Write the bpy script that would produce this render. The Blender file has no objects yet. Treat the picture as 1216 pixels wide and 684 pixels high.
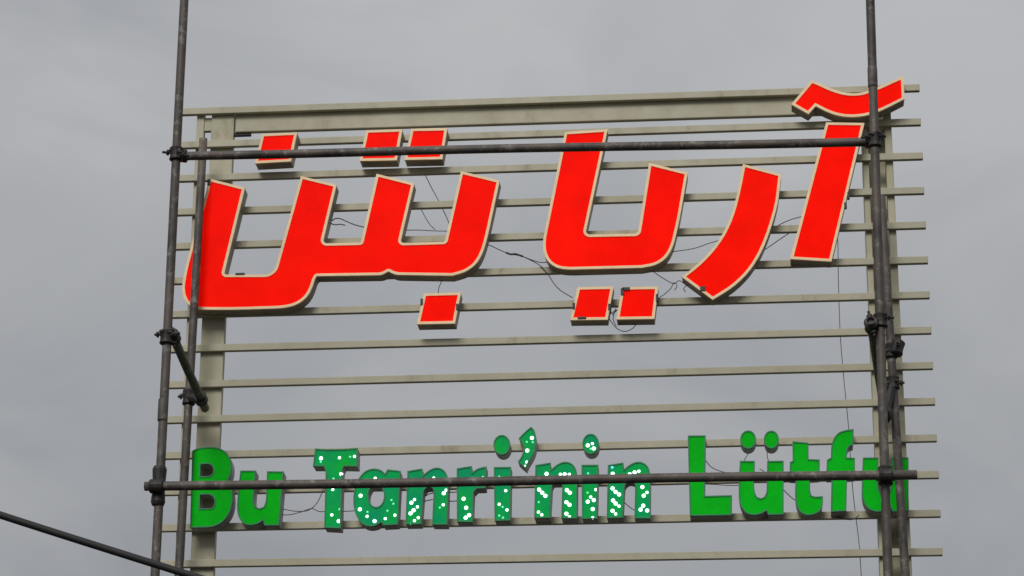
import bpy, bmesh, math, random
from mathutils import Vector, Matrix
from mathutils.geometry import tessellate_polygon
random.seed(7)
scene = bpy.context.scene
col = scene.collection

# ---------------------------------------------------------------- camera
FPX, PW, PH = 3300.0, 1216.0, 684.0
YAW, PITCH, ROLL = -0.094792, 0.360893, 0.006406
EYE = Vector((0.0, -15.0, 1.6))
fw = Vector((math.sin(YAW)*math.cos(PITCH), math.cos(YAW)*math.cos(PITCH), math.sin(PITCH)))
rt0 = Vector((math.cos(YAW), -math.sin(YAW), 0.0))
up0 = rt0.cross(fw)
rt = math.cos(ROLL)*rt0 + math.sin(ROLL)*up0
up = -math.sin(ROLL)*rt0 + math.cos(ROLL)*up0
cd = bpy.data.cameras.new('camera')
cam = bpy.data.objects.new('camera', cd); col.objects.link(cam)
m = Matrix.Identity(4)
for i in range(3):
    m[i][0], m[i][1], m[i][2], m[i][3] = rt[i], up[i], -fw[i], EYE[i]
cam.matrix_world = m
cd.sensor_width = 36.0; cd.lens = FPX/PW*36.0
cd.clip_start = 0.1; cd.clip_end = 6000.0
scene.camera = cam

# ---------------------------------------------------------------- sky, sun, exposure
SUN_EL, SUN_AZ = math.radians(40), math.radians(194)     # azimuth from +Y, clockwise: behind the camera, a little to its left
world = bpy.data.worlds.new('World'); scene.world = world; world.use_nodes = True
wn, wl = world.node_tree.nodes, world.node_tree.links
wn.clear()
def N(t, **k):
    n = wn.new(t)
    for a, b in k.items(): setattr(n, a, b)
    return n
out = N('ShaderNodeOutputWorld')
sky = N('ShaderNodeTexSky', sky_type='NISHITA', sun_disc=False, sun_elevation=SUN_EL, sun_rotation=SUN_AZ)
sky.dust_density = 4.0
bg1 = N('ShaderNodeBackground'); bg1.inputs['Strength'].default_value = 0.06
wl.new(sky.outputs[0], bg1.inputs['Color'])
tc = N('ShaderNodeTexCoord')
mp = N('ShaderNodeMapping'); mp.inputs['Scale'].default_value = (1.0, 1.0, 1.7); mp.inputs['Location'].default_value = (0.34, 0.2, 0.1)
wl.new(tc.outputs['Generated'], mp.inputs['Vector'])
nz = N('ShaderNodeTexNoise'); nz.inputs['Scale'].default_value = 5.5; nz.inputs['Detail'].default_value = 4.5; nz.inputs['Roughness'].default_value = 0.5; nz.inputs['Distortion'].default_value = 0.5
wl.new(mp.outputs[0], nz.inputs['Vector'])
rp = N('ShaderNodeValToRGB')
rp.color_ramp.elements[0].position = 0.36; rp.color_ramp.elements[0].color = (0.268, 0.276, 0.292, 1)
rp.color_ramp.elements[1].position = 0.64; rp.color_ramp.elements[1].color = (0.362, 0.368, 0.376, 1)
wl.new(nz.outputs['Fac'], rp.inputs['Fac'])
sx = N('ShaderNodeSeparateXYZ'); wl.new(tc.outputs['Generated'], sx.inputs[0])
# overcast sky: the luminance climbs evenly from the horizon to the zenith
m1 = N('ShaderNodeMath', operation='MAXIMUM'); wl.new(sx.outputs['Z'], m1.inputs[0]); m1.inputs[1].default_value = 0.0
m2 = N('ShaderNodeMath', operation='MULTIPLY_ADD'); wl.new(m1.outputs[0], m2.inputs[0]); m2.inputs[1].default_value = 0.9; m2.inputs[2].default_value = 0.70
bg2 = N('ShaderNodeBackground')
wl.new(rp.outputs['Color'], bg2.inputs['Color']); wl.new(m2.outputs[0], bg2.inputs['Strength'])
mx = N('ShaderNodeMixShader'); mx.inputs[0].default_value = 0.93
wl.new(bg1.outputs[0], mx.inputs[1]); wl.new(bg2.outputs[0], mx.inputs[2]); wl.new(mx.outputs[0], out.inputs['Surface'])

sd = bpy.data.lights.new('sun', 'SUN'); sd.energy = 1.5; sd.angle = math.radians(24); sd.color = (1.0, 0.97, 0.92)
so = bpy.data.objects.new('sun', sd); col.objects.link(so)
sdir = Vector((math.sin(SUN_AZ)*math.cos(SUN_EL), math.cos(SUN_AZ)*math.cos(SUN_EL), math.sin(SUN_EL)))
so.rotation_euler = (-sdir).to_track_quat('-Z', 'Y').to_euler()
so.location = (0, -8, 14)

scene.render.engine = 'CYCLES'
vs = scene.view_settings
vs.view_transform = 'Standard'; vs.look = 'None'; vs.exposure = 0.32; vs.gamma = 1.0; vs.use_curve_mapping = False

# ---------------------------------------------------------------- helpers
def at(u, v, Y):
    d = fw*FPX + rt*(u - PW/2) + up*(PH/2 - v)
    return EYE + d*((Y - EYE.y)/d.y)

def tag(o, label=None, cat=None, group=None, kind=None):
    if label: o['label'] = label
    if cat: o['category'] = cat
    if group: o['group'] = group
    if kind: o['kind'] = kind
    return o

def empty(name, loc, label=None, cat=None, group=None):
    o = bpy.data.objects.new(name, None); col.objects.link(o); o.location = loc
    o.empty_display_size = 0.1
    return tag(o, label, cat, group)

def wloc(o):
    v = Vector((0, 0, 0))
    while o is not None:
        v = v + o.location; o = o.parent
    return v

def mesh_obj(name, verts, faces, mat, parent=None, smooth=None, origin=None):
    """verts in world metres"""
    org = Vector(origin) if origin is not None else (wloc(parent) if parent else Vector((0, 0, 0)))
    me = bpy.data.meshes.new(name)
    me.from_pydata([tuple(Vector(v) - org) for v in verts], [], faces)
    me.materials.append(mat)
    if smooth:
        for p in me.polygons:
            p.use_smooth = smooth(p) if callable(smooth) else True
    me.update()
    o = bpy.data.objects.new(name, me); col.objects.link(o)
    if parent:
        o.parent = parent; o.location = org - wloc(parent)
    else:
        o.location = org
    return o

def bm_obj(name, bm, mat, parent=None, origin=None, smooth=False):
    org = Vector(origin) if origin is not None else (wloc(parent) if parent else Vector((0, 0, 0)))
    bmesh.ops.translate(bm, verts=bm.verts, vec=-org)
    me = bpy.data.meshes.new(name); bm.to_mesh(me); bm.free(); me.materials.append(mat)
    if smooth:
        for p in me.polygons: p.use_smooth = True
    o = bpy.data.objects.new(name, me); col.objects.link(o)
    if parent:
        o.parent = parent; o.location = org - wloc(parent)
    else:
        o.location = org
    return o

def box(bm, x0, x1, y0, y1, z0, z1, tz0=0.0, tz1=0.0, bevel=0.0):
    """box; tz0 / tz1 raise the left / right end"""
    vs_ = [bm.verts.new(c) for c in ((x0, y0, z0+tz0), (x1, y0, z0+tz1), (x1, y1, z0+tz1), (x0, y1, z0+tz0),
                                     (x0, y0, z1+tz0), (x1, y0, z1+tz1), (x1, y1, z1+tz1), (x0, y1, z1+tz0))]
    fs = [bm.faces.new([vs_[i] for i in f]) for f in ((0, 1, 5, 4), (1, 2, 6, 5), (2, 3, 7, 6), (3, 0, 4, 7), (4, 5, 6, 7), (3, 2, 1, 0))]
    if bevel:
        es = list({e for f in fs for e in f.edges})
        bmesh.ops.bevel(bm, geom=es, offset=bevel, segments=2, affect='EDGES', profile=0.5)

def frame_of(d):
    d = d.normalized()
    a = Vector((0, 0, 1)) if abs(d.z) < 0.9 else Vector((0, 1, 0))
    x = d.cross(a).normalized(); return x, d.cross(x).normalized()

def tube_data(pts, r, n=16, hollow=0.0):
    pts = [Vector(p) for p in pts]
    V, F = [], []
    x, y = frame_of(pts[-1] - pts[0])
    for k, p in enumerate(pts):
        d = (pts[min(k+1, len(pts)-1)] - pts[max(k-1, 0)]).normalized()
        x = (x - d*x.dot(d)).normalized(); y = d.cross(x)
        rr = r[k] if isinstance(r, (list, tuple)) else r
        for j in range(n):
            a = 2*math.pi*j/n
            V.append(p + (x*math.cos(a) + y*math.sin(a))*rr)
    for k in range(len(pts)-1):
        for j in range(n):
            F.append((k*n+j, k*n+(j+1) % n, (k+1)*n+(j+1) % n, (k+1)*n+j))
    if hollow:                                    # open pipe ends with a wall and a bore
        for k, sgn in ((0, 1), (len(pts)-1, -1)):
            d = (pts[1]-pts[0]).normalized() if k == 0 else (pts[-1]-pts[-2]).normalized()
            b = len(V)
            for depth in (0.0, 0.12):
                for j in range(n):
                    V.append(pts[k] + (V[k*n+j]-pts[k])*hollow + d*sgn*depth)
            for j in range(n):
                j2 = (j+1) % n
                q1 = (k*n+j2, k*n+j, b+j, b+j2); q2 = (b+j2, b+j, b+n+j, b+n+j2)
                F.append(q1 if k == 0 else q1[::-1]); F.append(q2 if k == 0 else q2[::-1])
            F.append(tuple(b+n+j for j in range(n)))
    else:
        F.append(tuple(range(n))[::-1]); F.append(tuple((len(pts)-1)*n+j for j in range(n)))
    return V, F

def smooth_pts(P, k=6):
    """Catmull-Rom through 3D points"""
    P = [Vector(p) for p in P]
    if len(P) < 3: return P
    Q = [P[0]*2-P[1]] + P + [P[-1]*2-P[-2]]
    R = []
    for i in range(1, len(Q)-2):
        a, b, c, d = Q[i-1], Q[i], Q[i+1], Q[i+2]
        for j in range(k):
            t = j/k
            R.append(0.5*((2*b) + (c-a)*t + (2*a-5*b+4*c-d)*t*t + (3*b-a-3*c+d)*t**3))
    R.append(P[-1]); return R

# ---------------------------------------------------------------- materials
def mat(name):
    M = bpy.data.materials.new(name); M.use_nodes = True
    nt = M.node_tree; b = nt.nodes['Principled BSDF']
    return M, nt, b

def noise(nt, scale, detail=4, rough=0.55, vec=None, stretch=None):
    t = nt.nodes.new('ShaderNodeTexCoord')
    n = nt.nodes.new('ShaderNodeTexNoise'); n.inputs['Scale'].default_value = scale
    n.inputs['Detail'].default_value = detail; n.inputs['Roughness'].default_value = rough
    oi = nt.nodes.new('ShaderNodeObjectInfo')
    mp_ = nt.nodes.new('ShaderNodeMapping')
    if stretch: mp_.inputs['Scale'].default_value = stretch
    mul = nt.nodes.new('ShaderNodeVectorMath'); mul.operation = 'SCALE'; mul.inputs[0].default_value = (37, 19, 53)
    nt.links.new(oi.outputs['Random'], mul.inputs['Scale'])
    nt.links.new(t.outputs['Object'], mp_.inputs['Vector']); nt.links.new(mul.outputs[0], mp_.inputs['Location'])
    nt.links.new(mp_.outputs[0], n.inputs['Vector'])
    return n

def ramp(nt, src, stops):
    r = nt.nodes.new('ShaderNodeValToRGB')
    while len(r.color_ramp.elements) < len(stops): r.color_ramp.elements.new(0.5)
    for e, (p, c) in zip(r.color_ramp.elements, stops):
        e.position = p; e.color = (*c, 1)
    nt.links.new(src, r.inputs['Fac']); return r

def mixc(nt, a, b, fac, mode='MIX'):
    x = nt.nodes.new('ShaderNodeMix'); x.data_type = 'RGBA'; x.blend_type = mode
    if isinstance(fac, float): x.inputs[0].default_value = fac
    else: nt.links.new(fac, x.inputs[0])
    nt.links.new(a, x.inputs[6]); nt.links.new(b, x.inputs[7]); return x.outputs[2]

def bump(nt, b, src, strength, dist=0.002):
    n = nt.nodes.new('ShaderNodeBump'); n.inputs['Strength'].default_value = strength; n.inputs['Distance'].default_value = dist
    nt.links.new(src, n.inputs['Height']); nt.links.new(n.outputs[0], b.inputs['Normal'])

def paint_mat(name, c0, c1, stain, stain_pos=(0.6, 0.78), rough=0.5, sc=5.0):
    M, nt, b = mat(name)
    n1 = noise(nt, sc, 5, 0.6); r1 = ramp(nt, n1.outputs['Fac'], [(0.32, c0), (0.7, c1)])
    n2 = noise(nt, 9, 8, 0.72, stretch=(1.0, 1.0, 0.5))
    r2 = ramp(nt, n2.outputs['Fac'], [(stain_pos[0], (0, 0, 0)), (stain_pos[1], (1, 1, 1))])
    sc_ = nt.nodes.new('ShaderNodeRGB'); sc_.outputs[0].default_value = (*stain, 1)
    o = mixc(nt, r1.outputs[0], sc_.outputs[0], r2.outputs[0])
    nt.links.new(o, b.inputs['Base Color'])
    rr = ramp(nt, n2.outputs['Fac'], [(0.3, (rough-.1,)*3), (0.75, (min(1, rough+.25),)*3)])
    nt.links.new(rr.outputs[0], b.inputs['Roughness'])
    n3 = noise(nt, 120, 3, 0.6); bump(nt, b, n3.outputs['Fac'], 0.25, 0.001)
    return M

M_FRAME = paint_mat('beige_paint', (0.385, 0.363, 0.258), (0.45, 0.427, 0.312), (0.25, 0.21, 0.14), (0.57, 0.78))
M_COLUMN = paint_mat('column_paint', (0.385, 0.366, 0.252), (0.44, 0.42, 0.30), (0.27, 0.235, 0.155), (0.56, 0.80), sc=3.0)

def steel_mat():
    M, nt, b = mat('weathered_scaffold_steel')
    n1 = noise(nt, 6, 6, 0.65, stretch=(1, 1, 0.6))
    r1 = ramp(nt, n1.outputs['Fac'], [(0.32, (0.040, 0.035, 0.032)), (0.5, (0.090, 0.080, 0.073)), (0.66, (0.125, 0.100, 0.083))])
    n2 = noise(nt, 15, 9, 0.78)
    r2 = ramp(nt, n2.outputs['Fac'], [(0.53, (0, 0, 0)), (0.66, (0.8, 0.8, 0.8))])
    c2 = nt.nodes.new('ShaderNodeRGB'); c2.outputs[0].default_value = (0.30, 0.28, 0.255, 1)   # cement splashes
    o = mixc(nt, r1.outputs[0], c2.outputs[0], r2.outputs[0])
    n4 = noise(nt, 13, 6, 0.7)
    r4 = ramp(nt, n4.outputs['Fac'], [(0.57, (0, 0, 0)), (0.70, (0.8, 0.8, 0.8))])
    c4 = nt.nodes.new('ShaderNodeRGB'); c4.outputs[0].default_value = (0.105, 0.055, 0.036, 1)  # rust
    o = mixc(nt, o, c4.outputs[0], r4.outputs[0])
    nt.links.new(o, b.inputs['Base Color'])
    b.inputs['Metallic'].default_value = 0.25
    b.inputs['Roughness'].default_value = 0.62
    n3 = noise(nt, 90, 4, 0.7); bump(nt, b, n3.outputs['Fac'], 0.4, 0.0015)
    return M
M_STEEL = steel_mat()

def plain(name, c, rough=0.6, metal=0.0, var=0.25, sc=20):
    M, nt, b = mat(name)
    n1 = noise(nt, sc, 5, 0.65)
    r1 = ramp(nt, n1.outputs['Fac'], [(0.3, tuple(v*(1-var) for v in c)), (0.7, tuple(min(1, v*(1+var)) for v in c))])
    nt.links.new(r1.outputs[0], b.inputs['Base Color'])
    b.inputs['Roughness'].default_value = rough; b.inputs['Metallic'].default_value = metal
    return M
M_COUPLER = plain('oily_black_iron', (0.028, 0.026, 0.024), 0.6, 0.3, 0.4)
M_BLACK = plain('black_rubber', (0.012, 0.012, 0.013), 0.5)
M_CABLE = plain('cable_sheath', (0.010, 0.010, 0.011), 0.7)
M_WIRE = plain('wire_sheath', (0.045, 0.042, 0.042), 0.5)
M_TRIM = plain('cream_trim', (0.90, 0.66, 0.39), 0.5, 0, 0.08, 14)
M_RETURN = paint_mat('cream_return', (0.27, 0.235, 0.18), (0.35, 0.305, 0.24), (0.09, 0.07, 0.05), (0.55, 0.8))
M_GRETURN = paint_mat('white_return', (0.36, 0.36, 0.335), (0.44, 0.44, 0.41), (0.11, 0.10, 0.085), (0.55, 0.8))

def face_mat(name, c0, c1, emit, es, rough=0.32, sc=2.2, spec=0.35):
    M, nt, b = mat(name)
    n1 = noise(nt, sc, 3, 0.5); r1 = ramp(nt, n1.outputs['Fac'], [(0.33, c0), (0.68, c1)])
    n2 = noise(nt, 30, 6, 0.7); r2 = ramp(nt, n2.outputs['Fac'], [(0.35, (0.86,)*3), (0.65, (1, 1, 1))])
    o = mixc(nt, r1.outputs[0], r2.outputs[0], 1.0, 'MULTIPLY')
    nt.links.new(o, b.inputs['Base Color'])
    b.inputs['Roughness'].default_value = rough
    b.inputs['Specular IOR Level'].default_value = spec
    if es:
        b.inputs['Emission Color'].default_value = (*emit, 1)
        n5 = noise(nt, 5.0, 2, 0.5); r5 = ramp(nt, n5.outputs['Fac'], [(0.3, (es*0.80,)*3), (0.7, (es*1.08,)*3)])   # uneven light modules behind the sheet
        nt.links.new(r5.outputs[0], b.inputs['Emission Strength'])
    n3 = noise(nt, 4, 2, 0.5); bump(nt, b, n3.outputs['Fac'], 0.12, 0.01)
    return M
M_RED = face_mat('backlit_red_acrylic', (0.70, 0.003, 0.001), (0.80, 0.006, 0.001), (1.0, 0.004, 0.0), 0.38, spec=0.02)
M_GREEN = face_mat('green_acrylic', (0.001, 0.44, 0.008), (0.002, 0.54, 0.014), (0, 1, 0.02), 0.03, spec=0.05)
M_TEAL = face_mat('teal_green_acrylic', (0.001, 0.36, 0.150), (0.002, 0.50, 0.050), (0, 1, 0.15), 0.02, sc=5, spec=0.06)
M_GTRIM = plain('dark_green_rim', (0.003, 0.20, 0.070), 0.5, 0, 0.2)

def emit_mat(name, c, s):
    M, nt, b = mat(name)
    b.inputs['Base Color'].default_value = (*c, 1); b.inputs['Emission Color'].default_value = (*c, 1)
    b.inputs['Emission Strength'].default_value = s; b.inputs['Roughness'].default_value = 0.3
    return M
M_LED = emit_mat('lit_led', (0.80, 1.0, 0.93), 2.2)
M_LEDDIM = emit_mat('dim_led', (0.16, 0.85, 0.42), 0.55)
M_LEDBLUE = emit_mat('blue_led', (0.15, 0.55, 1.0), 0.9)

# ---------------------------------------------------------------- the ground
def ground_mat():
    M, nt, b = mat('asphalt')
    n1 = noise(nt, 0.4, 8, 0.7); r1 = ramp(nt, n1.outputs['Fac'], [(0.3, (0.036, 0.035, 0.034)), (0.7, (0.052, 0.050, 0.048))])
    nt.links.new(r1.outputs[0], b.inputs['Base Color']); b.inputs['Roughness'].default_value = 1.0; b.inputs['Specular IOR Level'].default_value = 0.05
    return M
S = 2500.0
g = mesh_obj('ground', [(-S, -S, 0), (S, -S, 0), (S, S, 0), (-S, S, 0)], [(0, 1, 2, 3)], ground_mat())
tag(g, kind='structure')

# ---------------------------------------------------------------- the sign frame
Z0, STEP, XR = 6.87394 + 1.6, 0.215366, 0.967839
LEFT_Y = [132, 171.5, 211, 251, 291.6, 332.5, 372.5, 413.5, 456, 497.5, 540, 583, 626, 669]
RIGHT = [(1092, 103.5), (1093.5, 144), (1096, 184.5), (1097.5, 225.5), (1099.5, 266.5), (1102, 308), (1104, 349.5),
         (1106, 391.5), (1108, 433.5), (1110.5, 476), (1112.5, 519.5), (1115, 563)]
XL = at(211, 132, 0).x
fr = empty('sign_frame', (at(240, 400, .06).x, 0.08, 0),
           'beige painted steel sign frame of long horizontal rails fixed to tall columns', 'sign frame')
RH = 0.021
rail_z = []
for i in range(14):
    a = at(222, LEFT_Y[i], 0)
    b = at(*RIGHT[i], 0) if i < 12 else Vector((XR, 0, Z0 - STEP*i - 0.004*(i-11)))
    zl = a.z + (b.z-a.z)*(XL-a.x)/(b.x-a.x)
    rail_z.append((zl, b.z, b.x))
    bm = bmesh.new()
    box(bm, XL + random.uniform(-.006, .006), b.x, 0.0, 0.032, -RH, RH, zl, b.z, bevel=0.003)
    bm_obj('rail', bm, M_FRAME, fr, origin=((XL+b.x)/2, 0.016, (zl+b.z)/2))
ztop = rail_z[0][0] - 0.004
def post(name, u0, u1, v, Yf, depth, top, mat_=M_COLUMN):
    x0, x1 = at(u0, v, Yf).x, at(u1, v, Yf).x
    bm = bmesh.new(); box(bm, x0, x1, Yf, Yf+depth, 0.0, top, bevel=0.004)
    bm_obj(name, bm, mat_, fr, origin=((x0+x1)/2, Yf+depth/2, 0)); return x0, x1
cx0, cx1 = post('column', 238.8, 266.5, 400, 0.030, 0.045, ztop)
px0, px1 = post('post', 220.8, 230.0, 400, 0.030, 0.045, ztop + 0.004)
zr = rail_z[0][1] - 0.004
qx0, qx1 = post('post', 1033.2, 1040.6, 400, 0.030, 0.13, zr - 0.01)
rx0, rx1 = post('column', 1061.3, 1070.2, 400, 0.030, 0.13, zr - 0.01)
bm = bmesh.new(); box(bm, qx1-.004, rx0+.004, 0.135, 0.155, 0, zr-.03, bevel=0.002)
bm_obj('web_plate', bm, M_COLUMN, fr, origin=((qx1+rx0)/2, .145, 0))
# the heavy top beam behind the first gap
bz0, bz1 = at(300, 147.0, .034).z, at(930, 127.5, .034).z
bxl, bxr = cx1 + 0.006, qx0 + 0.01
k = (bz1-bz0)/(at(930, 127, .034).x - at(300, 147, .034).x)
zl, zr_ = bz0 + k*(bxl-at(300, 147, .034).x), bz0 + k*(bxr-at(300, 147, .034).x)
bm = bmesh.new(); box(bm, bxl, bxr, 0.036, 0.072, -.050, .084, zl, zr_, bevel=0.006)
bm_obj('top_beam', bm, M_FRAME, fr, origin=((bxl+bxr)/2, .08, (zl+zr_)/2))
bm = bmesh.new(); box(bm, px1-.004, cx0+.004, .038, .07, zl-.035, zl+.05, bevel=.002)
bm_obj('spacer_plate', bm, M_COLUMN, fr, origin=((px1+cx0)/2, .05, zl))
bm = bmesh.new(); box(bm, cx1-.003, cx1+.10, .05, .075, zl-.067, zl-.048, bevel=.002)
bm_obj('bracket', bm, M_COUPLER, fr, origin=(cx1+.05, .06, zl-.06))

# ---------------------------------------------------------------- channel letters
YF, YB = -0.100, 0.004        # front rim and back of a letter; the rails' fronts are at 0

def area(P): return 0.5*sum(P[i][0]*P[(i+1) % len(P)][1] - P[(i+1) % len(P)][0]*P[i][1] for i in range(len(P)))

def offset(C, d):
    """move every edge of a counter-clockwise corner list inwards by d (negative: outwards)"""
    n = len(C); R = []
    for i in range(n):
        p, c, q = Vector(C[i-1][:2]), Vector(C[i][:2]), Vector(C[(i+1) % n][:2])
        a, b = (c-p).normalized(), (q-c).normalized()
        na, nb = Vector((-a.y, a.x)), Vector((-b.y, b.x))
        den = 1 + na.dot(nb)
        v = (na+nb)/max(den, 0.25)
        r = C[i][2]
        if r > 0:
            r = max(0.0, r - d) if a.cross(b) > 0 else r + d
        R.append((c.x+v.x*d, c.y+v.y*d, r))
    return R

def fillet(C):
    n = len(C); R = []
    for i in range(n):
        x, y, r = C[i]
        c = Vector((x, y))
        if r <= 1e-5: R.append((x, y)); continue
        p, q = Vector(C[i-1][:2]), Vector(C[(i+1) % n][:2])
        a, b = p-c, q-c
        la, lb = a.length, b.length; a.normalize(); b.normalize()
        ang = math.acos(max(-1, min(1, a.dot(b))))
        t = min(r/math.tan(ang/2), la*0.49, lb*0.49); rr = t*math.tan(ang/2)
        s, e = c+a*t, c+b*t
        cen = c + (a+b).normalized()*(rr/math.sin(ang/2))
        a0 = math.atan2(s.y-cen.y, s.x-cen.x); a1 = math.atan2(e.y-cen.y, e.x-cen.x)
        da = (a1-a0+math.pi) % (2*math.pi) - math.pi
        ns = max(3, int(abs(da)/0.14))
        for j in range(ns+1):
            th = a0+da*j/ns
            R.append((cen.x+rr*math.cos(th), cen.y+rr*math.sin(th)))
    return R

def to_plane(P):
    """traced outline (u, v, corner radius in pixels) -> counter-clockwise corners on the letters' front plane in metres"""
    C = []
    for p in P:
        w = at(p[0], p[1], YF); C.append((w.x, w.z, (p[2] if len(p) > 2 else 0)/205.0))
    C = C if area(C) > 0 else C[::-1]
    n = len(C)
    for i in range(n):                       # gentle bends are drawn as arcs
        a = Vector((C[i][0]-C[i-1][0], C[i][1]-C[i-1][1])); b = Vector((C[(i+1) % n][0]-C[i][0], C[(i+1) % n][1]-C[i][1]))
        if C[i][2] == 0 and 0.02 < a.angle(b) < math.radians(40): C[i] = (C[i][0], C[i][1], 9.0)
    return C

def ell(u, v, a, b, n=28): return [(u+a*math.cos(2*math.pi*i/n), v+b*math.sin(2*math.pi*i/n)) for i in range(n)]

def cap(outer, holes, y):
    loops = [[Vector((x, z, 0)) for x, z in outer]] + [[Vector((x, z, 0)) for x, z in h] for h in holes]
    flat = [(x, y, z) for L in loops for x, z, _ in L]
    F = []
    for t in tessellate_polygon(loops):
        a, b, c = (Vector(flat[i]) for i in t)
        F.append(tuple(t) if (b-a).cross(c-a).y < 0 else tuple(t)[::-1])
    return flat, F

def letter(name, outline, label, cat, group, style, holes=()):
    oc = to_plane(outline)
    hc = [to_plane(h) for h in holes]
    red = style == 'red'
    rim = 0.0140 if red else 0.0060
    zmin = min(c[1] for c in oc); xm = sum(c[0] for c in oc)/len(oc)
    root = empty(name, (xm, 0.0, zmin), label, cat, group)
    m_face = {'red': M_RED, 'green': M_GREEN, 'teal': M_TEAL}[style]
    O = fillet(oc); I = fillet(offset(oc, rim))
    HO = [fillet(h) for h in hc]; HI = [fillet(offset(h, -rim)) for h in hc]
    Bk = fillet(offset(oc, 0.003)); 
    # return: the side walls with a closed back
    V, F = [], []
    def wall(Lp, y0, y1, flip):
        b = len(V); n = len(Lp)
        for x, z in Lp: V.append((x, y0, z))
        for x, z in Lp: V.append((x, y1, z))
        for j in range(n):
            j2 = (j+1) % n
            q = (b+j, b+j2, b+n+j2, b+n+j)
            F.append(q[::-1] if flip else q)
    wall(O, YF+0.014, YB, False)
    for h in HO: wall(h, YF+0.014, YB, True)
    cv, cf = cap(O, HO, YB)
    b = len(V); V += cv; F += [tuple(i+b for i in f)[::-1] for f in cf]
    mesh_obj('return', V, F, M_RETURN if red else M_GRETURN, root)
    # rim: a front ring with an outer edge and an inner lip
    V, F = [], []
    lip = 0.006 if red else 0.004
    e = 0.0015
    Oe = fillet(offset(oc, -e)); HOe = [fillet(offset(h, e)) for h in hc]
    wall(Oe, YF, YF+0.016, False)
    for h in HOe: wall(h, YF, YF+0.016, True)
    def ring(A, Bq, flip=False):
        # A and Bq share corners but may differ in point count: fill through the tessellator
        cv, cf = cap(A, [Bq], YF) if not flip else cap(Bq, [A], YF)
        b = len(V); V.extend(cv); F.extend(tuple(i+b for i in f) for f in cf)
    ring(Oe, I)
    for h, hi in zip(HOe, HI): ring(h, hi, True)
    wall(I, YF, YF+lip+0.004, True)
    for h in HI: wall(h, YF, YF+lip+0.004, False)
    mesh_obj('rim', V, F, M_TRIM if red else M_GTRIM, root)
    # face: the coloured acrylic sheet inside the rim
    fi = fillet(offset(oc, rim-0.001)); fh = [fillet(offset(h, -(rim-0.001))) for h in hc]
    cv, cf = cap(fi, fh, YF+lip)
    mesh_obj('face', cv, cf, m_face, root)
    return root

def dome_mesh(name, r, mat_):
    bm = bmesh.new(); bmesh.ops.create_uvsphere(bm, u_segments=8, v_segments=5, radius=r)
    bmesh.ops.scale(bm, vec=(1, 0.5, 1), verts=bm.verts)
    me = bpy.data.meshes.new(name); bm.to_mesh(me); bm.free(); me.materials.append(mat_)
    for p in me.polygons: p.use_smooth = True
    return me
LED_MESH = {'L': dome_mesh('led_bulb', 0.0108, M_LED), 'M': dome_mesh('led_bulb', 0.0082, M_LED),
            'S': dome_mesh('led_bulb', 0.0065, M_LEDDIM), 'B': dome_mesh('led_bulb', 0.008, M_LEDBLUE)}
def leds(root, ou, ov, sc, spots):
    for x, y, s in spots:
        w = at(ou + x/sc, ov + y/sc, YF)
        o = bpy.data.objects.new('led_bulb', LED_MESH[s]); col.objects.link(o)
        o.parent = root; o.location = Vector((w.x, YF+0.004, w.z)) - root.location

# ---- red letters
RG = None
btn = letter('red_letter', [
    (248.7, 212.3), (290.5, 223), (265.4, 326.3, 3), (325, 326.3, 14), (357.5, 209.3), (399.3, 219.5), (382.6, 289.3, 5), (428.7, 288.2, 2),
    (447.3, 206.6), (491.5, 217.8), (474.8, 288.8, 4), (528.5, 287.2, 3), (547.5, 203.5), (593, 214.5),
    (578.7, 281), (573.5, 299), (566, 313), (553.5, 322.5), (537, 327, 4), (469.5, 326), (461, 321.8, 2), (453.7, 326.3), (376, 327.5, 2), (373.6, 331),
    (370.5, 341.5), (364.5, 352.5), (353.5, 361.3), (337, 365.6), (275, 367.6), (236, 367.2), (224.5, 363), (217.6, 353), (216.2, 341),
    (219.5, 321), (230, 281), (242, 240)],
    'longest red connected script letters with three upright prongs and a deep bowl', 'sign letter', RG, 'red')
ya = letter('red_letter', [
    (671, 157, 2), (721.3, 153.6), (694.6, 278.8, 5), (757.8, 277.6, 5), (771, 193.6), (816.3, 205), (806.5, 262), (799.5, 291), (792.5, 305), (780, 314.3), (762, 317.6, 6),
    (674, 319.8), (661, 318), (650.5, 310.5), (645.3, 299), (645, 285)],
    'red square-bottomed cup letter with one tall and one shorter arm', 'sign letter', RG, 'red')
ra = letter('red_letter', [
    (882.5, 195), (927.5, 207), (923.7, 240), (919, 258), (912, 280), (902.5, 302.5), (888.5, 324), (869, 342), (846.2, 355.5), (810, 328.7),
    (834, 309.5), (852.5, 288), (865, 266), (873.5, 240), (878.7, 215)],
    'red letter curving down like a comma to a cut end', 'sign letter', RG, 'red')
alef = letter('red_letter', [(981.2, 145.5), (1026.2, 146.2), (987, 310.2), (938.7, 307.2)],
    'straight slanting red bar letter beneath the wavy red stroke', 'sign letter', RG, 'red')
madda = letter('red_accent', [
    (960, 135), (940, 123.7), (963.7, 95.5), (973, 99), (985, 104.8), (1000, 109.8), (1012, 111.3), (1024, 110.3), (1042.5, 103.9), (1072.5, 90.3), (1073.9, 117.3),
    (1058, 125.6), (1040, 133.8), (1024, 138), (1006, 138.8), (990, 135.8), (977, 130), (968.7, 125.6)],
    'wavy red accent stroke with cream rim above the slanting bar letter', 'sign letter', RG, 'red')
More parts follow.
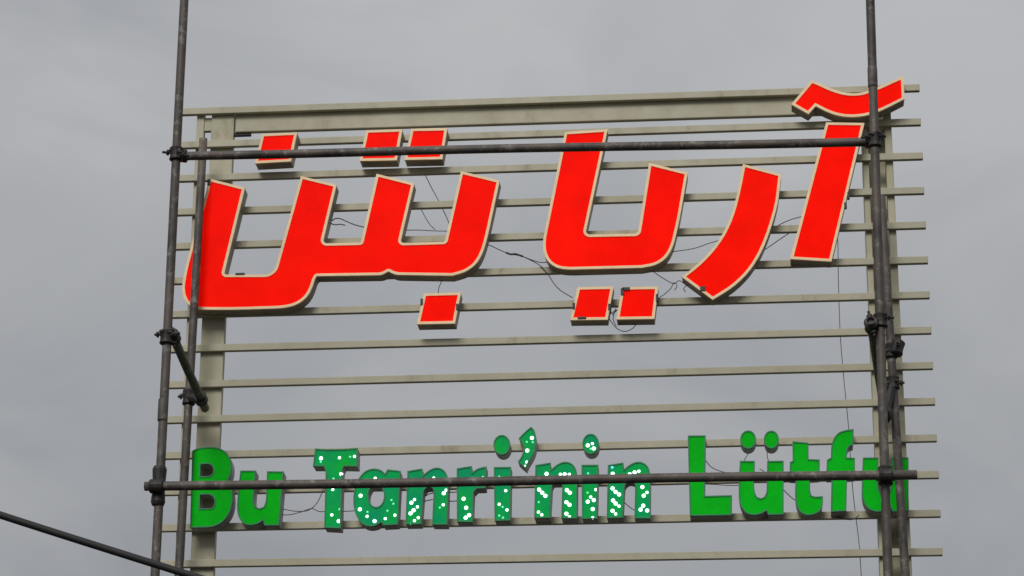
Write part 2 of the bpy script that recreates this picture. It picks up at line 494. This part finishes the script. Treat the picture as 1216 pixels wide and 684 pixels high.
dots = [
    ([(311.2, 159.3), (352.7, 157.3), (345.3, 191.4), (303, 193.8)], 'single red dot plate above the valley of the deep red bowl', None),
    ([(435, 155), (477.5, 153.6), (471, 190), (427.3, 190.8)], 'red dot plate of the close pair, the one beside the lone dot plate', 'paired red dots above the prongs'),
    ([(488.7, 153), (530.8, 152.3), (525, 188.7), (480.6, 189.6)], 'red dot plate of the close pair, on the side of the cup letter', 'paired red dots above the prongs'),
    ([(503.5, 348.7), (547, 347.4), (540, 383.8), (495.3, 384.7)], 'lone red dot plate with side clips below the three-pronged letters', None),
    ([(686.2, 341.2), (728.2, 340.3), (721.3, 379.3), (677.3, 379.8)], 'red dot plate under the cup letter with an unbroken cream rim', None),
    ([(738.7, 341.2), (781.3, 340.4), (776.8, 378.4), (732.3, 379)], 'red dot plate under the cup letter with a blackened rim corner', None)]
dot_roots = [letter('red_dot', P, lb, 'letter dot', gr, 'red') for P, lb, gr in dots]

def chip(root, u, v, w, h, name='clip', depth=0.03, y=YF-0.004):
    a = at(u, v, YF); s = 1/205.0
    bm = bmesh.new(); box(bm, a.x-w*s/2, a.x+w*s/2, y, y+depth, a.z-h*s/2, a.z+h*s/2, bevel=0.002)
    bm_obj(name, bm, M_BLACK, root, origin=(a.x, y+depth/2, a.z))
chip(dot_roots[3], 500.8, 358.5, 3, 8); chip(dot_roots[3], 543.0, 364.5, 3, 8)
chip(dot_roots[4], 681.3, 363.5, 3, 8); chip(dot_roots[4], 723.6, 364.5, 3, 8)
chip(dot_roots[5], 780.3, 353.5, 3, 9); chip(dot_roots[5], 739.2, 346.5, 4, 9); chip(dot_roots[5], 743.5, 343, 9, 4)
chip(dot_roots[4], 691, 377.5, 10, 3)
chip(btn, 285.0, 325.2, 11, 2.4); chip(btn, 248.2, 216.5, 4, 8)
chip(alef, 1007.5, 232, 2.5, 8); chip(alef, 1004.0, 243.5, 3, 7); chip(ra, 834.5, 342.8, 6, 6)

# ---- green letters
def green(P, label, style='green', holes=(), name='green_letter', cat='sign letter', group=None):
    return letter(name, P, label, cat, group, style, holes)
gB = green([(228.6, 535.5), (235, 532), (245, 530.8), (255, 531), (263, 533.2), (269.5, 538), (273.6, 545), (275.2, 553), (274, 562), (270.6, 569.5), (274, 576), (276, 586), (275.8, 597),
            (273, 608), (267, 617), (259, 623), (250, 625.8), (226, 626.3)],
           'green capital B in front of the beige column', 'green',
           [[(237.8, 551.2), (247, 550.3), (251.5, 552), (253.6, 556), (253, 562), (249, 565.6), (237.5, 565.8)],
            [(237.4, 587.2), (248, 586.6), (253, 589), (255.2, 594), (254.5, 600), (251.5, 603.6), (236.8, 604)]])
U1 = [(285.6, 559), (303.6, 559), (301.2, 585), (300.8, 596), (303.3, 602), (308, 604), (313.4, 601.8), (316, 595.5), (317.3, 559.8), (336.5, 560), (331.2, 623.6), (314, 623.6), (312.5, 617.6),
      (305.5, 622), (295, 624), (287.5, 620.6), (283, 613), (281.5, 603), (282.5, 588)]
gu1 = green(U1, 'plain green letter u next to the capital B')
gT = green([(374.4, 532.6), (384.6, 533.7), (408.2, 533.5), (424.6, 532), (424.2, 553.7), (408.2, 553.4), (406.3, 557.5), (404.3, 627.2), (385.2, 626.2), (387, 560), (384.8, 553.4), (371.8, 553.4)],
           'green capital T sprinkled with lit white LED points', 'teal')
ga = green([(460.2, 557.5), (475.4, 559.3), (472.3, 622.6), (455, 623.5), (453, 619.8), (444.5, 624.8), (434, 624.5), (426.5, 618.5), (421.3, 608), (419.5, 596), (420.6, 582), (425, 569), (433, 559.4),
            (443, 556), (452, 557.8), (457.4, 562.6)], 'green lower-case a with an oval hole and lit LED points', 'teal', [ell(446.6, 588.6, 9.6, 13.6)])
def en(x0, x1, yt, yb, sl=0.0):
    """lower-case n traced once: x0, x1 outer edges, yt top of the stem, yb foot"""
    w = x1-x0; X = lambda t: x0 + t*w
    return [(X(0.02), yt+2.4), (X(0.37), yt-0.5), (X(0.39), yt+7.5), (X(0.53), yt+1.6), (X(0.66), yt-1.4), (X(0.78), yt-1.6), (X(0.89), yt+1.0), (X(0.965), yt+6), (X(1.0), yt+14), (X(1.0)-sl, yb),
            (X(0.64)-sl, yb), (X(0.655), yt+26), (X(0.63), yt+22.6), (X(0.56), yt+20.8), (X(0.47), yt+21.6), (X(0.40), yt+25.5), (X(0.365)-sl, yb-.6), (X(0.0)-sl, yb-.3)]
gn1 = green(en(483.0, 532.3, 557, 622.6, 1.2), 'first green letter n, between the a and the r, with lit LED points', 'teal')
gr_ = green([(542.6, 556.3), (560, 553.6), (560.8, 561.2), (567.2, 556.2), (577.4, 554), (576.2, 579.4), (566, 579.8), (562, 584), (560.8, 619.6), (542.8, 619.2)],
            'green lower-case r with a short arm and lit LED points', 'teal')
gi1 = green([(586.6, 554.8), (606.5, 554.6), (605.6, 617.6), (587.6, 618.2)], 'green stem of the letter i just before the apostrophe', 'teal')
gd1 = green(ell(595.9, 528.2, 9.8, 11.6), 'round green i-dot without any lit points, left of the apostrophe', 'teal', name='green_dot', cat='letter dot')
gap = green([(630.6, 507), (634.3, 510.5), (636, 516.5), (636.7, 526.6), (634.5, 537), (630, 545), (626.5, 550.5), (624.4, 556.3), (615.2, 548), (619.2, 543), (621.8, 536), (622.2, 531), (620, 526), (616.2, 520.6), (622.8, 513.2)],
            'green curled apostrophe mark with lit LED points', 'teal', name='green_apostrophe')
gn2 = green(en(635, 685.3, 550, 615.2, .4), 'second green letter n, right after the apostrophe, with rows of lit LEDs', 'teal')
gi2 = green([(690.7, 552.2), (710.2, 552), (709, 615.6), (691.5, 615.8)], 'green stem of the letter i between two letters n', 'teal')
gd2 = green(ell(701.4, 527.0, 9.6, 11.8), 'round green i-dot with lit LED points between the two letters n', 'teal', name='green_dot', cat='letter dot')
gn3 = green(en(721, 772.3, 550, 615.2, 0.2), 'third green letter n, before the wide gap, dense with lit LEDs', 'teal')
gL = green([(817, 517.4), (837.8, 517.2), (836.8, 589), (869, 588.2), (868.6, 611.5), (819.4, 612.2)], 'plain green capital L with a broad foot')
U2 = [(878.8, 547.5), (896.2, 547.5), (895, 575), (896, 585), (899, 590.4), (903.5, 592), (908, 590), (910.6, 584.5), (911.3, 547.5), (930.3, 547.3), (930.3, 610.6), (912.2, 611), (910.5, 606),
      (903, 610.2), (894, 611.8), (885.5, 609), (880, 602), (877.4, 592), (877.6, 575)]
gu2 = green(U2, 'plain green letter u under a pair of round dots')
for u, v, a, b, lb in ((888.4, 521.9, 9.2, 10.6, 'plain green umlaut dot above the u, on the capital L side'), (916, 521.9, 8.7, 10.4, 'plain green umlaut dot above the u, on the letter t side')):
    green(ell(u, v, a, b), lb, name='green_dot', cat='letter dot', group='umlaut dots above the green u')
gt = green([(941.3, 524.3), (959.7, 525.8), (960, 545.4), (973.2, 545.8), (973, 566.5), (961.6, 567.2), (961.8, 583), (963.2, 588), (966.6, 590), (977, 589.5), (976.8, 600), (974, 606.5), (967, 610.6), (957, 611.8),
            (949.6, 607.6), (945.4, 599), (944.3, 588), (945, 567.5), (937.8, 567.3), (938.2, 549), (941.6, 547.2)], 'plain green lower-case t with a crossbar')
gf = green([(1013.5, 509.8), (1013, 528.6), (1009, 529.2), (1006.2, 532.5), (1005.3, 543.4), (1015, 543.8), (1014.9, 565.6), (1005.7, 566), (1004.7, 606.4), (986.9, 607.4), (987.7, 566.6), (981.5, 566.6), (982.2, 546.2), (987, 543.6),
            (987.2, 530), (990, 520.6), (995, 514), (1003, 511)], 'plain green lower-case f with a hooked top')
gu3 = green([(1025+(x-878.8)*1.04, y-4.0) for x, y in U2], 'last green letter u, crossed by the dark scaffold poles')

leds(gT, 360, 520, 5.7, [(120, 137, 'L'), (118, 162, 'S'), (245, 133, 'M'), (317, 127, 'S'), (347, 124, 'M'), (257, 243, 'L'), (200, 348, 'M'), (205, 275, 'S'), (193, 520, 'M'), (240, 562, 'L'), (245, 482, 'S')])
leds(ga, 360, 520, 5.7, [(487, 272, 'M'), (388, 390, 'L'), (383, 482, 'L'), (435, 500, 'S'), (432, 530, 'M'), (483, 562, 'L'), (555, 545, 'M'), (570, 492, 'S'), (620, 522, 'M'), (597, 420, 'S'), (610, 445, 'S')])
leds(gn1, 470, 500, 4.888, [(90, 473, 'L'), (108, 455, 'M'), (125, 497, 'M'), (103, 517, 'L'), (85, 535, 'L'), (130, 560, 'M'), (108, 577, 'M'), (85, 595, 'S'), (220, 330, 'M'), (292, 400, 'M'), (278, 418, 'L'), (275, 485, 'M'), (255, 502, 'S')])
leds(gr_, 470, 500, 4.888, [(393, 450, 'L'), (408, 502, 'L'), (425, 545, 'L'), (405, 560, 'L'), (505, 323, 'S')])
leds(gi1, 470, 500, 4.888, [(638, 403, 'M'), (600, 482, 'M'), (620, 498, 'S'), (645, 515, 'M'), (600, 548, 'S'), (622, 560, 'S'), (600, 322, 'S')])
leds(gap, 560, 500, 4.888, [(350, 97, 'L'), (320, 120, 'S'), (355, 122, 'S'), (323, 170, 'L'), (320, 237, 'M'), (310, 262, 'M')])
leds(gn2, 560, 500, 4.888, [(435, 305, 'L'), (515, 308, 'M'), (540, 308, 'L'), (567, 308, 'M'), (392, 397, 'L'), (410, 415, 'L'), (428, 433, 'L'), (390, 470, 'S'), (388, 527, 'M'), (407, 543, 'M'), (553, 400, 'L'), (570, 415, 'L'), (550, 470, 'L'), (568, 485, 'L'), (550, 537, 'L'), (568, 555, 'M')])
leds(gi2, 640, 500, 4.888, [(285, 303, 'S'), (330, 397, 'M'), (282, 415, 'S'), (300, 440, 'M'), (283, 467, 'L'), (318, 458, 'L'), (312, 510, 'L'), (312, 560, 'M')])
leds(gd2, 640, 500, 4.888, [(283, 140, 'L'), (310, 130, 'M'), (318, 158, 'L'), (300, 160, 'S')])
leds(gn3, 640, 500, 4.888, [(425, 268, 'B'), (428, 305, 'L'), (527, 308, 'L'), (555, 297, 'L'), (580, 290, 'M'), (427, 390, 'L'), (445, 410, 'L'), (465, 425, 'L'), (430, 460, 'L'), (445, 478, 'L'), (465, 493, 'M'), (427, 520, 'L'), (445, 538, 'M'),
                            (600, 382, 'L'), (627, 413, 'M'), (608, 432, 'L'), (605, 490, 'L'), (590, 513, 'L'), (628, 518, 'L')])

# ---------------------------------------------------------------- the scaffold
YS, YK = -1.25, -0.165       # front uprights, rear uprights (just clear of the letters)
R = 0.0242
sca = empty('scaffold', (at(195, 500, YS).x, YS, 0), 'dark weathered tube scaffold with clamps standing before the sign', 'scaffold')
def wob(a, b, n, amp):
    P = []
    x, y = frame_of(b-a)
    p1, p2 = random.uniform(0, 6), random.uniform(0, 6)
    for i in range(n+1):
        t = i/n; w = math.sin(math.pi*t)
        P.append(a.lerp(b, t) + x*amp*math.sin(2.3*t*math.pi+p1)*w + y*amp*math.sin(1.7*t*math.pi+p2)*w)
    return P
def tube(name, a, b, r=R, amp=0.003, n=14, parent=sca):
    V, F = tube_data(wob(a, b, n, amp), r, 20, hollow=0.86)
    return mesh_obj(name, V, F, M_STEEL, parent, smooth=lambda p: len(p.vertices) == 4, origin=(a+b)/2)
def upright(u0, v0, u1, v1, Y, ztop_=None):
    a, b = at(u0, v0, Y), at(u1, v1, Y)
    d = (a-b)/(a.z-b.z)
    top = a if ztop_ is None else a + d*ztop_
    foot = b - d*b.z
    o = tube('upright_tube', foot, top, amp=0.004, n=24)
    bm = bmesh.new(); box(bm, foot.x-.075, foot.x+.075, foot.y-.075, foot.y+.075, 0.0, .008, bevel=.001)
    bm_obj('base_plate', bm, M_STEEL, o, origin=foot)
    return foot, d
fL = upright(219, 0, 183, 684, YS, 1.3)
fR = upright(1033.2, 0, 1055.5, 684, YS, 1.3)
bL = upright(241.5, 165, 214, 660, YK)
bR = upright(1046.5, 233, 1072.5, 650, YK)
def on(up_, z): return up_[0] + up_[1]*z
# ledgers: upper one behind the uprights, lower one in front of them
YH1, YH2 = YS + 0.049, YS - 0.049
h1 = (at(206, 185.5, YH1), at(1046, 168.2, YH1)); tube('ledger_tube', *h1, amp=0.004, n=30)
h2 = (at(172, 577.5, YH2), at(1089, 563.8, YH2)); tube('ledger_tube', *h2, amp=0.005, n=30)
# transoms running back to the rear uprights
tL = (at(203.5, 395, YS-0.02), at(243.5, 485, YK+0.03)); tR = (at(1033.8, 380, YS-0.07), at(1052, 499, YK-0.01))
for a, b in (tL, tR): tube('transom_tube', a, b, amp=0.001, n=8)

def coupler(p, dA, q, dB, spread=0.078, bolts=4, seed=0, sleeve=None):
    """two clamp collars, one round each tube, a saddle between them and protruding bolts"""
    rnd = random.Random(seed)
    dA, dB = dA.normalized(), dB.normalized()
    V, F = [], []
    def add(v, f):
        b = len(V); V.extend(v); F.extend(tuple(i+b for i in t) for t in f)
    for c, d, spread in ((p, dA, sleeve or spread), (q, dB, spread)):
        add(*tube_data([c-d*spread*.5, c-d*spread*.42, c-d*spread*.15, c+d*spread*.15, c+d*spread*.42, c+d*spread*.5],
                       [R+.008, R+.014, R+.010, R+.011, R+.0145, R+.008], 14))
    if (p-q).length > 0.02: add(*tube_data([p, q], [0.026, 0.026], 8))
    root = mesh_obj('coupler', V, F, M_COUPLER, sca, origin=p)
    side = dA.cross(Vector((0, 1, 0))).normalized()
    for k in range(bolts):
        s = 1 if k % 2 else -1
        c, d = ((p, dA) if k < 2 else (q, dB))
        sd_ = side if k < 2 else d.cross(Vector((1, 0, 0.2))).normalized()
        o = c + d*rnd.uniform(-.022, .022)
        yb = Vector((0, -0.012 - 0.014*rnd.random(), 0))
        tip = o + sd_*s*(R+.036+.020*rnd.random()) + yb + Vector((0, 0, rnd.uniform(-.012, .012)))
        a = o + sd_*s*(R-.002) + yb
        v1, f1 = tube_data([a, tip], 0.0075, 8)
        nd = (tip-a).normalized()
        mid = a + nd*0.016
        v2, f2 = tube_data([mid, mid+nd*0.011], 0.0165, 6)
        b = len(v1); v1 += v2; f1 += [tuple(i+b for i in t) for t in f2]
        v3, f3 = tube_data([a-nd*.012+d*.016, a+nd*.012+d*.013], [0.016, 0.012], 6)
        b = len(v1); v1 += v3; f1 += [tuple(i+b for i in t) for t in f3]
        mesh_obj('bolt', v1, f1, M_COUPLER, root, origin=o)
def zat(u, v, Y): return at(u, v, Y).z
XA = Vector((1, 0, 0)); YA = Vector((0, 1, 0))
def lin(h, x): return h[0].lerp(h[1], (x-h[0].x)/(h[1].x-h[0].x))
pA = on(fL, zat(210, 183, YS)); coupler(pA, fL[1], lin(h1, pA.x+.01), h1[1]-h1[0], seed=1)
pA = on(fR, zat(1038, 167, YS)); coupler(pA, fR[1], lin(h1, pA.x-.01), h1[1]-h1[0], seed=2)
pA = on(fL, zat(188, 577, YS)); coupler(pA, fL[1], lin(h2, pA.x), h2[1]-h2[0], spread=.075, bolts=2, seed=3, sleeve=.21)
pA = on(fR, zat(1052, 565, YS)); coupler(pA, fR[1], lin(h2, pA.x), h2[1]-h2[0], spread=.07, bolts=2, seed=4, sleeve=.10)
pA = on(fL, zat(199, 401, YS)); coupler(pA, fL[1], tL[0].lerp(tL[1], .05), tL[1]-tL[0], bolts=4, spread=.075, seed=5)
pA = on(fR, zat(1046, 381, YS)); coupler(pA, fR[1], tR[0].lerp(tR[1], .05), tR[1]-tR[0], bolts=4, spread=.075, seed=6)
pA = on(bL, zat(228, 472, YK)); coupler(pA, bL[1], tL[0].lerp(tL[1], .86), tL[1]-tL[0], bolts=3, spread=.07, sleeve=.09, seed=7)
pA = on(bR, zat(1063, 455, YK)); coupler(pA, bR[1], tR[0].lerp(tR[1], .93), tR[1]-tR[0], bolts=3, spread=.075, seed=8)
pA = on(bR, zat(1060, 417, YK)); coupler(pA, bR[1], pA+Vector((.035, -.02, .01)), Vector((.25, .2, 1)), bolts=4, spread=.085, seed=9)
# spigot collars where two tube lengths meet
for up_, v, u in ((fL, 487, 194), (fR, 92, 1036)):
    c = on(up_, zat(u, v, YS)); d = up_[1].normalized()
    V, F = tube_data([c-d*.06, c-d*.055, c+d*.055, c+d*.06], [R+.0005, R+.0022, R+.0022, R+.0005], 18)
    mesh_obj('sleeve', V, F, M_STEEL, sca, smooth=lambda p: len(p.vertices) == 4, origin=c)

# ---------------------------------------------------------------- overhead cable
Y_C = -6.5
ca = [at(u, v, Y_C) for u, v in ((-420, 478), (-200, 546.5), (0, 611.5), (100, 643.5), (190, 671.8), (260, 693.5), (420, 741), (640, 803), (900, 871))]
V, F = tube_data(smooth_pts(ca, 8), 0.0122, 14)
c_ = mesh_obj('cable', V, F, M_CABLE, None, smooth=lambda p: len(p.vertices) == 4, origin=ca[0])
tag(c_, 'thick black cable slanting down past the foot of the scaffold', 'cable')

# ---------------------------------------------------------------- loose wires between the letters
def wire(label, strands, Y=-0.012, r=0.0026, joint=None):
    V, F = [], []
    for s in strands:
        P = [at(p[0], p[1], Y) + Vector((0, random.uniform(-.006, .006), 0)) for p in s]
        v, f = tube_data(smooth_pts(P, 5), r, 6)
        b = len(V); V += v; F += [tuple(i+b for i in t) for t in f]
    if joint:
        P = [at(p[0], p[1], Y) for p in joint]
        v, f = tube_data(smooth_pts(P, 3), r*2.3, 7)
        b = len(V); V += v; F += [tuple(i+b for i in t) for t in f]
    o = mesh_obj('wire', V, F, M_WIRE, None, smooth=True, origin=at(*strands[0][0], Y))
    tag(o, label, 'wire')
wire('short dark wire pair in the gap between the first two upright red prongs', [[(394, 262), (399, 259.5), (405, 260), (412, 263.5), (422, 267.5), (434, 270.5)], [(392, 265), (398, 267), (404, 266.5), (410, 267.5)]], r=0.0032)
wire('thin wires crossing inside the gap before the last upright red prong', [[(504, 206), (508, 214), (512, 222), (517, 231), (521, 239), (527, 251), (532, 262), (536, 274)], [(498, 244), (505, 258), (511, 267), (517, 273)], [(480, 273.5), (498, 273), (516, 274.5), (531, 274.5)]], Y=0.045, r=0.0024)
wire('dark wire with a taped joint bridging the two largest red letters', [[(574, 292), (581, 291), (592, 296), (604, 301), (620, 304), (632, 309), (642, 311.5), (652, 311)], [(622, 305), (634, 311), (643, 316.5), (651, 326), (658, 337), (666, 345), (680, 354)]], r=0.0026, joint=[(601, 300), (607, 302), (612, 301.5), (621, 304.5)])
wire('tangled thin wire between the dot plates and the foot of the comma letter', [[(768, 316), (778, 324), (789, 331), (800, 336.5), (806, 333.5), (812, 336)], [(782, 354), (790, 349), (797, 342), (800, 336), (804, 340), (801, 345)], [(816, 338), (812, 343), (814, 347)]], r=0.0024)
wire('loops of thin wire hanging under the two red dot plates', [[(726, 370), (723, 376), (727, 384), (734, 391), (743, 393.5), (752, 389), (757, 382)], [(722, 374), (728, 371), (733, 368), (727, 374)], [(731, 366), (728, 378), (732, 388)]], r=0.0024)
wire('thin wire from the cup letter across to the comma letter', [[(796, 300), (803, 298.5), (815, 297), (828, 294), (840, 289.5), (856, 285)]], r=0.0024)
wire('two straight wires between the comma letter and the slanting bar', [[(896, 305), (912, 294), (928, 283), (946, 271)], [(918, 271), (929, 265), (940, 260.5), (952, 257)]], Y=0.045, r=0.0026)
wire('long thin wire hanging down beside the right-hand column', [[(993, 262), (995, 290), (995.5, 330), (996.5, 365), (998, 400), (1001, 438), (1005, 480), (1008, 512), (1010, 548), (1013, 585), (1016, 612), (1020, 645), (1023, 690), (1026, 760)]], Y=0.045, r=0.0021)
wire('thin forked wire between the green u and the capital T', [[(333, 604), (342, 606), (352, 607.5), (364, 607), (371.5, 603), (378, 595), (383, 584), (386, 575)], [(330, 611), (344, 611.5), (358, 608), (370, 604), (379, 607.5), (390, 607.5), (408, 607), (424, 606)]], r=0.0024)
wire('little curled wires between the green n and the green r', [[(500, 593), (507, 588), (514, 586), (522, 588)], [(500, 599), (506, 595), (514, 593)], [(530, 584), (537, 585), (545, 583.5)], [(530, 594), (537, 595.5), (545, 594.5)]], r=0.0028)
wire('short wire between the two arms of the third green n', [[(738, 594), (744, 599), (750, 603.5), (757, 607)]], r=0.0024)
wire('curved wires between the capital L and the green u', [[(834, 540), (838, 547), (845, 555), (856, 560), (870, 562.5), (882, 563)], [(835, 574.5), (850, 575.5), (864, 576.6), (880, 576)], [(839, 548), (843, 553)]], r=0.0024)
wire('short wires under the pair of green umlaut dots', [[(892, 531), (888, 539), (884, 546), (882, 552)], [(912, 531), (911, 541), (913, 549)], [(902, 557), (907, 560), (911, 565)]], r=0.0022)
wire('short slanting wire between the green u and the green t', [[(927, 578), (934, 585), (940, 591), (948, 596)]], r=0.0026)
wire('drooping wire end below the green letter f', [[(988, 610), (998, 614.5), (1006, 617), (1014, 616.5), (1020, 612)]], r=0.003)
wire('tiny feed wire from the lone red dot up to the bowl above', [[(525, 325), (524, 335), (521, 342), (520, 352)]], r=0.0022)
